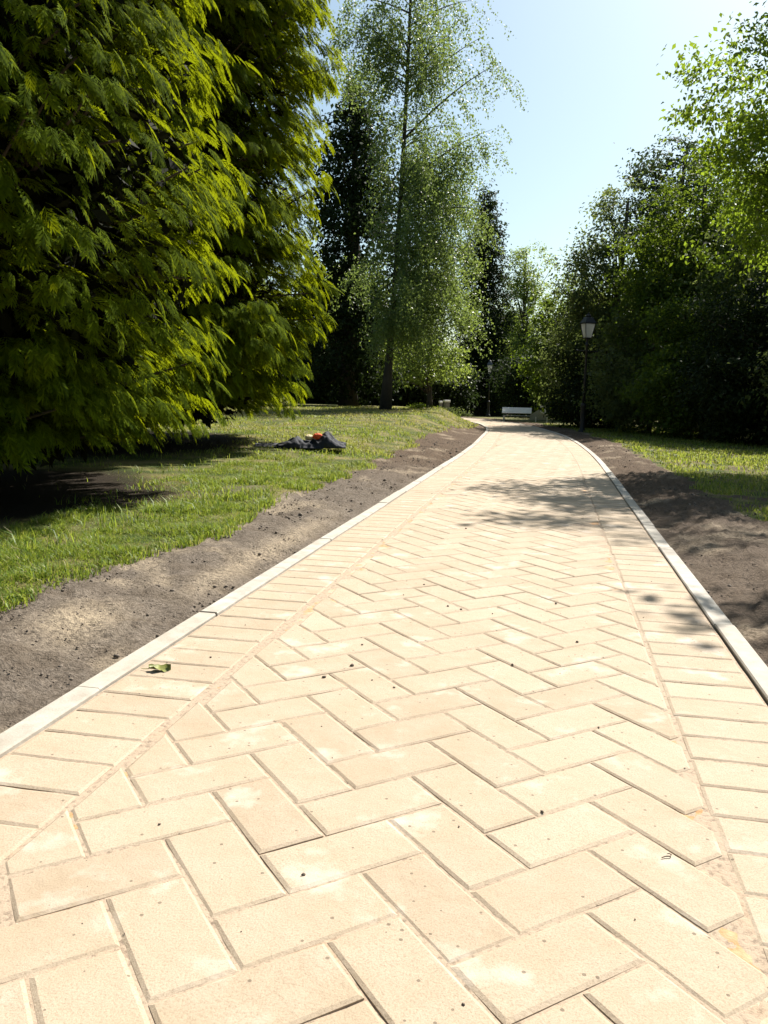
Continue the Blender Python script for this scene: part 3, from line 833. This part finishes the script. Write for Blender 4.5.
# right side: tall trees at the back, bushes in front
broad_tree('pine_tree', base_at(668, 30), [(-.3, 0, 9.3, 1.3, 1.2, .6), (-1.3, 0, 8.8, .7, .8, .5), (.9, 0, 8.4, 1.2, 1.1, .8), (-.4, 0, 7.9, 1.2, 1, .7), (-1.2, -.3, 6.8, 1.0, 1, 1.1), (.2, 0, 6.2, 1.4, 1.4, 1.2)],
           'pine with a flat dark top on bare boughs above the right hand trees', 'pine tree', M_PINE, r0=.2, nclump=330, nleaf=40, spread=.32, leaf=.13, gap=.15, nlimb=36, seed=8)
broad_tree('leafy_tree', base_at(612, 29), [(0, 0, 6.2, 1.3, 1.4, 2.0), (-.8, 0, 4.6, 1.5, 1.5, 1.6), (.6, 0, 4.2, 1.6, 1.6, 1.8), (-1.0, 0, 2.3, 1.6, 1.6, 1.7), (.5, 0, 2, 1.7, 1.6, 1.7)],
           'greyish green tree rising behind the nearer lamp post', 'tree', M_OLIVE, r0=.2, nclump=900, nleaf=42, spread=.36, leaf=.12, gap=.18, nlimb=40, seed=9)
broad_tree('leafy_tree', base_at(566, 36), [(0, 0, 4.2, 1.3, 1.4, 1.9), (-.5, 0, 2.6, 1.4, 1.4, 1.6), (.7, 0, 3.2, 1.4, 1.4, 2.1), (.5, 0, 1.3, 1.6, 1.4, 1.3)],
           'mid green bushy tree above the right end of the bench', 'tree', M_MID, r0=.15, nclump=620, nleaf=40, spread=.4, leaf=.15, gap=.15, seed=10)
broad_tree('leafy_tree', base_at(690, 25), [(0, 0, 6.0, 1.6, 1.6, 1.7), (-1.0, .2, 4.8, 1.4, 1.4, 1.5), (1.2, 0, 5.2, 1.7, 1.6, 1.9), (0, 0, 3.2, 2.2, 1.8, 1.8)],
           'broad mid green tree in the wood right of the nearer lamp post', 'tree', M_MID, r0=.22, nclump=900, nleaf=42, spread=.38, leaf=.12, gap=.18, nlimb=30, seed=11)
broad_tree('leafy_tree', base_at(790, 22), [(0, 0, 5.5, 2.0, 1.8, 2.2), (-1.2, 0, 4.0, 1.5, 1.4, 1.8), (1.0, 0, 3.2, 2, 1.6, 2.0)],
           'dark tree behind the bright maple at the right edge of the picture', 'tree', M_OLIVE, r0=.22, nclump=700, nleaf=40, spread=.4, leaf=.12, gap=.15, nlimb=25, seed=12)
# bright tree at the right edge, branches reaching over
broad_tree('maple_tree', (7.3, 12.6, 0), [(0, 0, 5.0, 2.3, 2.0, 1.7), (-1.3, 0, 4.2, 1.0, 1.2, 1.5), (-.9, -.3, 3.2, 1.0, 1.0, .8), (-1.1, .3, 6.2, 1.2, 1.1, 1.2), (-2.3, .2, 5.4, .8, .8, 1.0), (-2.0, .1, 4.2, .8, .8, .9), (0, 0, 7.4, 1.7, 1.6, 1.3), (-1.9, 0, 3.6, .8, .8, .8)],
           'bright yellow green leafy tree leaning in from the right edge of the picture', 'maple tree', M_LIGHT, r0=.2, nclump=900, nleaf=58, spread=.27, leaf=.082, gap=.30, nlimb=44, seed=13)
# its neighbour just outside the picture, whose boughs shade the path
broad_tree('overhanging_tree', (8.2, 9.7, 0), [(-.7, 1.0, 7.6, 1.1, .9, .5), (.3, .2, 7.4, 1.5, 1.2, 1.0), (-2.7, 2.4, 7.6, .55, .28, .16), (-3.05, -1.95, 6.0, .6, .4, .22), (.5, 0, 5.5, 1.4, 1.4, 1), (-1.5, 4.4, 7.6, .7, .25, .2)],
           'leafy tree just right of the picture that shades the near paving', 'tree', M_MID, r0=.17, nclump=260, nleaf=36, spread=.33, leaf=.13, gap=.35, nlimb=30, seed=14)

# shrubs along the right hand lawn
shrubs = [(606, 25.5, 1.6, 'rounded dark shrub directly behind the nearer lamp post', M_DARK), (650, 22.5, 1.9, 'dark shrub behind the lit strip of lawn, next right of the lamp post', M_OLIVE),
          (705, 20.0, 2.0, 'dark leafy shrub behind the middle of the lit lawn strip', M_MID), (765, 17.8, 2.0, 'dark shrub behind the lawn at the right edge of the picture', M_DARK),
          (860, 16.0, 2.2, 'large dark shrub beyond the right edge of the picture', M_OLIVE)]
for i, (px, Yd, h, lab, mt) in enumerate(shrubs):
    b = base_at(px, Yd + 1.6)
    broad_tree('dark_shrub', b, [(0, 0, h * .5, 1.7, 1.3, h * .52), (.7, .4, h * .85, 1.4, 1.2, h * .55), (-.7, .2, h * .7, 1.2, 1.2, h * .5), (.1, .9, h * 1.35, 1.5, 1.2, h * .55)], lab, 'shrub', mt, 'shrubs along the right hand lawn',
               r0=.07, nclump=520, nleaf=38, spread=.34, leaf=.11, gap=.08, inner=.35, nlimb=14, seed=20 + i, zfloor=.05)

# hedge of shrubs behind the bench and the lawn
back = [(330, 37, 2.6, M_DARK, 'dark evergreen shrub right behind the farther golden cypress'), (395, 36, 2.4, M_DARK, 'dark evergreen shrub behind the birch trunk'),
        (424, 37.5, 2.0, M_DARK, 'dark evergreen shrub behind the two white topped posts'), (506, 51, 3.4, M_LIGHT, 'light green bush between the far lamp post and the bench'),
        (540, 42, 2.8, M_DARK, 'very dark bush directly behind the bench'), (585, 38, 2.6, M_DARK, 'very dark bush behind the right end of the bench')]
for i, (px, Yd, h, mt, lab) in enumerate(back):
    broad_tree('background_shrub', base_at(px, Yd + 1.5), [(0, 0, h * .5, 2.0, 1.3, h * .55), (1.0, .3, h * .75, 1.5, 1.2, h * .5), (-1.0, .2, h * .7, 1.5, 1.2, h * .5)], lab, 'shrub', mt, 'shrubs closing the view behind bench and lawn',
               r0=.07, nclump=420, nleaf=36, spread=.4, leaf=.17, gap=.05, inner=.35, nlimb=10, seed=40 + i, zfloor=.05)

# far wood: separate trees, a few crowns repeated
far = []
for i, mt in enumerate((M_DARK, M_MID, M_OLIVE)):
    o = broad_tree('woodland_tree', (0, 0, 0), [(0, 0, 2.2, 2.6, 2.4, 2.2), (.4, 0, 4.4, 2.3, 2.2, 2.2), (-.5, .2, 6.0, 1.7, 1.6, 1.5)], '', 'tree', mt, 'woodland trees far behind the lawn and bench',
                   r0=.25, nclump=560, nleaf=34, spread=.55, leaf=.26, gap=.1, inner=.35, nlimb=10, seed=60 + i)
    far.append(o)
spots = [(-24, 44, 0, 1.1), (-18, 47, 1, 1.0), (-13, 44, 0, 1.1), (-8, 46, 2, 1.0), (-3.5, 45, 0, 1.0), (1.0, 50, 0, .85), (5.0, 56, 0, .62), (9.0, 60, 1, .62), (12.5, 54, 2, .72), (13.5, 44, 0, .95), (15, 36, 1, 1.05), (14.5, 29, 0, 1.0), (14, 23, 2, 1.0),
         (18, 50, 0, 1.1), (24, 46, 1, 1.1), (30, 40, 0, 1.2), (-30, 38, 1, 1.1), (-12, 30, 2, 1.1), (-17, 22, 0, 1.1), (-11, 17, 0, .9), (-19, 13, 1, 1.0), (-11.5, 7, 0, .9), (19, 28, 0, 1.1), (20, 18, 1, 1.0), (14.5, 15, 0, .8)]
used = [False] * 3
for k, (x, y, m, s) in enumerate(spots):
    loc = (x, y, float(zT(x, y)))
    lab = ('dark evergreen woodland tree', 'mid green woodland tree', 'greyish green woodland tree')[m] + (' far behind the lawn and bench' if y > 28 else ' standing behind the nearer trees')
    if not used[m]:
        o = far[m]; o.location = loc; o.scale = (s,) * 3; o['label'] = lab; used[m] = True
    else:
        o = copy_tree(far[m], loc, random.uniform(0, 6.28), lab, s)

# low shrubby rim of the bank beside the path bend
for px, Yd, lab in ((452, 28.5, 'low mossy clump on the rim of the bank beside the path bend'), (424, 29.5, 'low leafy clump on the bank below the white topped posts')):
    b = at(px, 414, Yd); bz = float(zT(b[0], Yd))
    t = thing('ground_shrub', (b[0], Yd, bz), lab, 'low plant', 'low clumps on the bank by the path bend')
    C, P, out = crown_points([(0, 0, .06, .42, .35, .12), (.3, -.15, .03, .35, .3, .1), (-.3, .1, .05, .3, .3, .1)], 60, 40, .1, .1, .2, 3)
    n = len(P); Ls = .05 * rng.uniform(.7, 1.4, n)
    leaves('foliage', P, rdir(n), unit(out + np.array([0, 0, .5])), Ls, Ls * .6, M_OLIVE if px > 440 else M_MID, t)
    mb = MB()
    for k in range(7): mb.tube([(0, 0, -.05), tuple(C[k * 5 % len(C)] * .6), tuple(C[k * 5 % len(C)])], [.012, .008, .004], 4)
    mb.build('stem', M_BARK, t)

# ------------------------------------------------------------------ lamp posts
def lamp(loc, H, label, roofmat, rz):
    t = thing('lamp_post', loc, label, 'lamp post', 'lantern lamp posts along the path', rz)
    zl = H - .72
    m = MB(); m.lathe([(.12, -.1), (.12, .05), (.095, .08), (.075, .12), (.072, .75), (.085, .77), (.085, .82), (.055, .86)], 12); m.build('base', M_IRON, t, True)
    m = MB(); m.lathe([(.046, .85), (.036, 1.6), (.031, zl - .22), (.055, zl - .20), (.055, zl - .16), (.032, zl - .13), (.030, zl - .02), (.07, zl + .0)], 12); m.build('pole', M_IRON, t, True)
    m = MB(); m.tube([(-.30, 0, zl - .34), (.34, 0, zl - .36)], [.013, .013], 8); m.lathe([(.005, -.025), (.024, -.008), (.024, .008), (.005, .025)], 8, (.35, 0, zl - .36)); m.lathe([(.005, -.025), (.024, -.008), (.024, .008), (.005, .025)], 8, (-.31, 0, zl - .34))
    m.build('ladder_bar', M_IRON, t, True)
    b, w, h = .085, .155, .42
    g = MB(); r2 = math.sqrt(2)
    g.lathe([(b * r2 * .95, zl + .03), (w * r2 * .95, zl + h - .01)], 4, rot=math.pi / 4); g.build('glass', M_GLASS, t)
    f = MB()
    for sx in (-1, 1):
        for sy in (-1, 1):
            f.tube([(sx * b, sy * b, zl + .0), (sx * w, sy * w, zl + h)], [.011, .011], 6)
    for s_, z_ in ((b, zl + .015), (w, zl + h)):
        for (p, q) in (((-1, -1), (1, -1)), ((1, -1), (1, 1)), ((1, 1), (-1, 1)), ((-1, 1), (-1, -1))):
            f.tube([(p[0] * s_, p[1] * s_, z_), (q[0] * s_, q[1] * s_, z_)], [.012, .012], 6)
    f.build('lantern_frame', M_IRON, t)
    rf = MB(); rf.lathe([(w * r2 * 1.10, zl + h + .012), (w * r2 * 1.06, zl + h + .03), (w * r2 * .62, zl + h + .17), (.075, zl + h + .19)], 4, rot=math.pi / 4); ro = rf.build('roof', roofmat, t)
    cp = MB(); cp.lathe([(.072, zl + h + .19), (.085, zl + h + .205), (.06, zl + h + .25), (.02, zl + h + .27), (.022, zl + h + .285), (.006, zl + h + .31)], 12); cp.build('finial', roofmat, ro, True)
    return t
l1 = at(582, 432, 24.0); lamp((l1[0], 24.0, -.03), 3.42, 'nearer black lamp post with a frosted lantern, on the right hand lawn', M_IRON, .25)
l2 = at(488, 416, 47.0); lamp((l2[0], 47.0, l2[2]), 3.15, 'distant black lamp post with a grey lantern, beyond the path bend', M_GREYIRON, -.15)

# ------------------------------------------------------------------ white bench beyond the bend
def bench():
    c = at(524, 420, 33.0)
    t = thing('white_bench', (c[0], 33.0, float(zT(c[0], 33.0)) - .02), 'low white bench with a sloping board, standing beyond the path bend', 'bench', None, -.18)
    m = MB()
    for k in range(4):
        M = rotm(R(33), 0, 0); p = np.array([-.30, -.16 + .078 * k, .36 + .056 * k]); m.box(p, (1.16, .085, .028), M)
    m.build('backrest', M_WHITE, t)
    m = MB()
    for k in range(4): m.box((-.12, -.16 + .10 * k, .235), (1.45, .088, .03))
    m.build('seat', M_SHADEWOOD, t)
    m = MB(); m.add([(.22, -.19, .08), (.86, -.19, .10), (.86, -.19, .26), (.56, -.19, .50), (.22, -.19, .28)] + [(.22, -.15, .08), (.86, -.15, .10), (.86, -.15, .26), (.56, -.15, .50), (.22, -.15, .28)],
                    [(0, 1, 2, 3, 4), (9, 8, 7, 6, 5), (0, 5, 6, 1), (1, 6, 7, 2), (2, 7, 8, 3), (3, 8, 9, 4), (4, 9, 5, 0)]); m.build('end_panel', M_SHADEWOOD, t)  # end panel's shade is put into its grey colour
    for x, y in ((-.80, -.14), (-.80, .22)):
        m = MB(); m.box((x, y, .11), (.06, .06, .26)); m.build('leg', M_WHITE, t)
    for x, y in ((.46, -.24), (.90, -.22)):
        m = MB(); m.box((x, y, .09), (.05, .05, .26)); m.build('leg', M_WHITE, t)
    for x in (.64, .82):
        m = MB(); m.box((x, .0, .40), (.05, .06, .60), rotm(0, R(-3), 0)); m.build('post', M_WHITE, t)
    m = MB(); m.box((.73, -.002, .62), (.22, .05, .05)); m.box((.76, -.08, .36), (.30, .3, .035), rotm(0, R(24), 0)); m.build('armrest', M_WHITE, t)
bench()

# ------------------------------------------------------------------ two short posts with white tops
for px, Yd, h, w, lab in ((440.5, 33.5, .64, .11, 'short grey post with a small white top, left one beside the bank'), (446.5, 33.0, .70, .19, 'short broad grey post with a wide white top, nearer the path')):
    p = at(px, 410, Yd); z = float(zT(p[0], Yd))
    t = thing('short_post', (p[0], Yd, z), lab, 'post', 'short white topped posts beyond the bank', .3)
    m = MB(); m.box((0, 0, h / 2 - .05), (w, w, h + .1)); m.build('shaft', M_STONE, t)
    m = MB(); m.box((0, 0, h + .035), (w * 1.2, w * 1.2, .085)); m.build('cap', M_WHITE, t)

# ------------------------------------------------------------------ heap of dark cloth with bundles on it
def cloth_heap():
    Yc = 12.4; c = at(300, 452, Yc); z0 = float(zT(c[0], Yc)) + .085
    nx, ny = 120, 46; Lx, Ly = 1.36, .55
    X, Yv = np.meshgrid(np.linspace(-Lx / 2, Lx / 2, nx), np.linspace(-Ly / 2, Ly / 2, ny), indexing='ij')
    u = X / (Lx / 2)
    hump = .75 * (.10 * np.exp(-((u + .12) / .16) ** 2) + .16 * np.exp(-((u - .60) / .15) ** 2) + .09 * np.exp(-((u - .35) / .40) ** 2)) + .022
    halfw = Ly / 2 * (.30 + .65 * sm(-.75, -.1, u))
    v = np.clip(np.abs(Yv) / halfw, 0, 1.3)
    prof_ = np.sqrt(np.clip(1 - v ** 2, 0, 1))
    fold = (1 - np.abs(2 * fbm(X * 9 + Yv * 4, Yv * 7 - X * 3, 5, 3) - 1)) - .7
    H = prof_ * (hump + .12 * fold * sm(-.8, -.2, u)) + .006 * prof_
    H = np.maximum(H, 0) - .012 * (v >= 1)
    yy = np.where(v > 1, np.sign(Yv) * halfw * (1 + .02 * v), Yv) + .03 * np.sin(X * 9) * (v < 1.01)
    V = np.stack([X, yy, H], -1).reshape(-1, 3)
    q = (np.arange(nx - 1)[:, None] * ny + np.arange(ny - 1)[None]).ravel()
    F = np.stack([q, q + ny, q + ny + 1, q + 1], 1)
    o = mesh_obj('dark_cloth', V, F, M_NAVY, smooth=True); o.location = (c[0] + .01, Yc, z0); o.rotation_euler = (0, 0, .05)
    sol = o.modifiers.new('thickness', 'SOLIDIFY'); sol.thickness = .012; sol.offset = -1
    tag(o, 'crumpled dark navy cloth lying in a heap on the left lawn', 'cloth')
    def lump(name, x, y, z, r, mat, lab, sd):
        z *= .80; m = 20; V = []; F = []
        for i in range(m + 1):
            for j in range(24):
                th = math.pi * i / m; ph = 2 * math.pi * j / 24
                d = np.array([math.sin(th) * math.cos(ph), math.sin(th) * math.sin(ph), math.cos(th)])
                s_ = .72 + .55 * float(fbm(d[0] * 2.6 + sd, d[1] * 2.6 + d[2] * 2, sd, 3))
                V.append(d * s_ * np.array(r))
        for i in range(m):
            for j in range(24): F.append((i * 24 + j, (i + 1) * 24 + j, (i + 1) * 24 + (j + 1) % 24, i * 24 + (j + 1) % 24))
        o = mesh_obj(name, V, F, mat, smooth=True); o.location = (c[0] + .03 + x, Yc + y, z0 + z); tag(o, lab, 'bundle')
    lump('cloth_bundle', .235, -.06, .185, (.075, .06, .048), M_ORANGE, 'small bright orange bundle lying on the dark cloth', 3)
    lump('cloth_bundle', .115, -.05, .165, (.06, .055, .042), M_CREAM, 'small cream bundle beside the orange one on the dark cloth', 9)
cloth_heap()

# ------------------------------------------------------------------ fallen leaf and twig on the paving
def fallen_leaf():
    p = at(160, 679, CH * CF / (679 - 388)); n = 9
    t = thing('fallen_leaf', (p[0], p[1], .004), 'single curled green leaf lying on the left border of the paving', 'leaf', None, .1)
    V = []; F = []
    for i in range(n):
        u = i / (n - 1); w = .020 * math.sin(math.pi * u) ** .7 * (1 + .35 * math.sin(u * 19)) + .001
        x = (u - .5) * .078; zc = .010 * abs(u - .5) * 2
        V += [(x, -w, zc + .012 * math.sin(u * 5)), (x, 0, zc * .4), (x, w, zc + .010)]
    for i in range(n - 1):
        for k in range(2): q = i * 3 + k; F.append((q, q + 3, q + 4, q + 1))
    o = mesh_obj('blade', V, F, M_FLEAF, t, True)
    m = MB(); m.tube([(-.038, 0, .004), (-.055, .004, .002), (-.066, .012, .001)], [.0016, .0013, .0010], 5); m.build('stalk', M_FLEAF, t)
fallen_leaf()
p = at(664, 886, CH * CF / (886 - 399)); m = MB()
m.tube([(-.013, -.008, .003), (-.004, -.004, .004), (.008, -.003, .004), (.012, .002, .005), (.009, .008, .004), (.004, .008, .003)], [.0010, .0014, .0014, .0014, .0012, .0008], 6)
o = m.build('twig', M_CLOD, None, True); o.location = (p[0], p[1], 0); tag(o, 'tiny curled dark twig on the paving near the right border', 'twig')

# ------------------------------------------------------------------ light
AZ, EL = 38.0, 48.0
w = bpy.data.worlds.new('World'); sc.world = w; w.use_nodes = True
nt = w.node_tree; bg = nt.nodes['Background']
sk = nt.nodes.new('ShaderNodeTexSky'); sk.sky_type = 'NISHITA'; sk.sun_disc = False
sk.sun_elevation = R(EL); sk.sun_rotation = R(AZ); sk.air_density = 1.0; sk.dust_density = 1.9; sk.ozone_density = .7
nt.links.new(mixc(nt, 1.0, sk.outputs[0], (.95, 1.06, 1.0), 'MULTIPLY'), bg.inputs[0]); bg.inputs[1].default_value = .062
sun = bpy.data.lights.new('sun', 'SUN'); sun.energy = 4.7; sun.angle = R(.53); sun.color = (1, .945, .86)
so = bpy.data.objects.new('sun', sun); col.objects.link(so)
so.rotation_euler = (R(90 - EL), 0, R(180 - AZ)); so.location = (10, 10, 20)

# ------------------------------------------------------------------ camera
cam = bpy.data.cameras.new('camera'); co = bpy.data.objects.new('camera', cam); col.objects.link(co)
cam.sensor_fit = 'VERTICAL'; cam.sensor_height = 36; cam.sensor_width = 27; cam.lens = CF / 1024 * 36
cam.clip_start = .05; cam.clip_end = 2000
import mathutils
co.matrix_world = mathutils.Matrix.Translation((0, 0, CH)) @ mathutils.Matrix.Rotation(R(90) - PITCH, 4, 'X') @ mathutils.Matrix.Rotation(CROLL, 4, 'Z')
sc.camera = co
sc.view_settings.view_transform = 'Standard'; sc.view_settings.look = 'None'
sc.view_settings.exposure = 1.2; sc.view_settings.gamma = 1
sc.view_settings.use_curve_mapping = False
sc.cycles.max_bounces = 5; sc.cycles.diffuse_bounces = 2; sc.cycles.transmission_bounces = 4; sc.cycles.transparent_max_bounces = 4
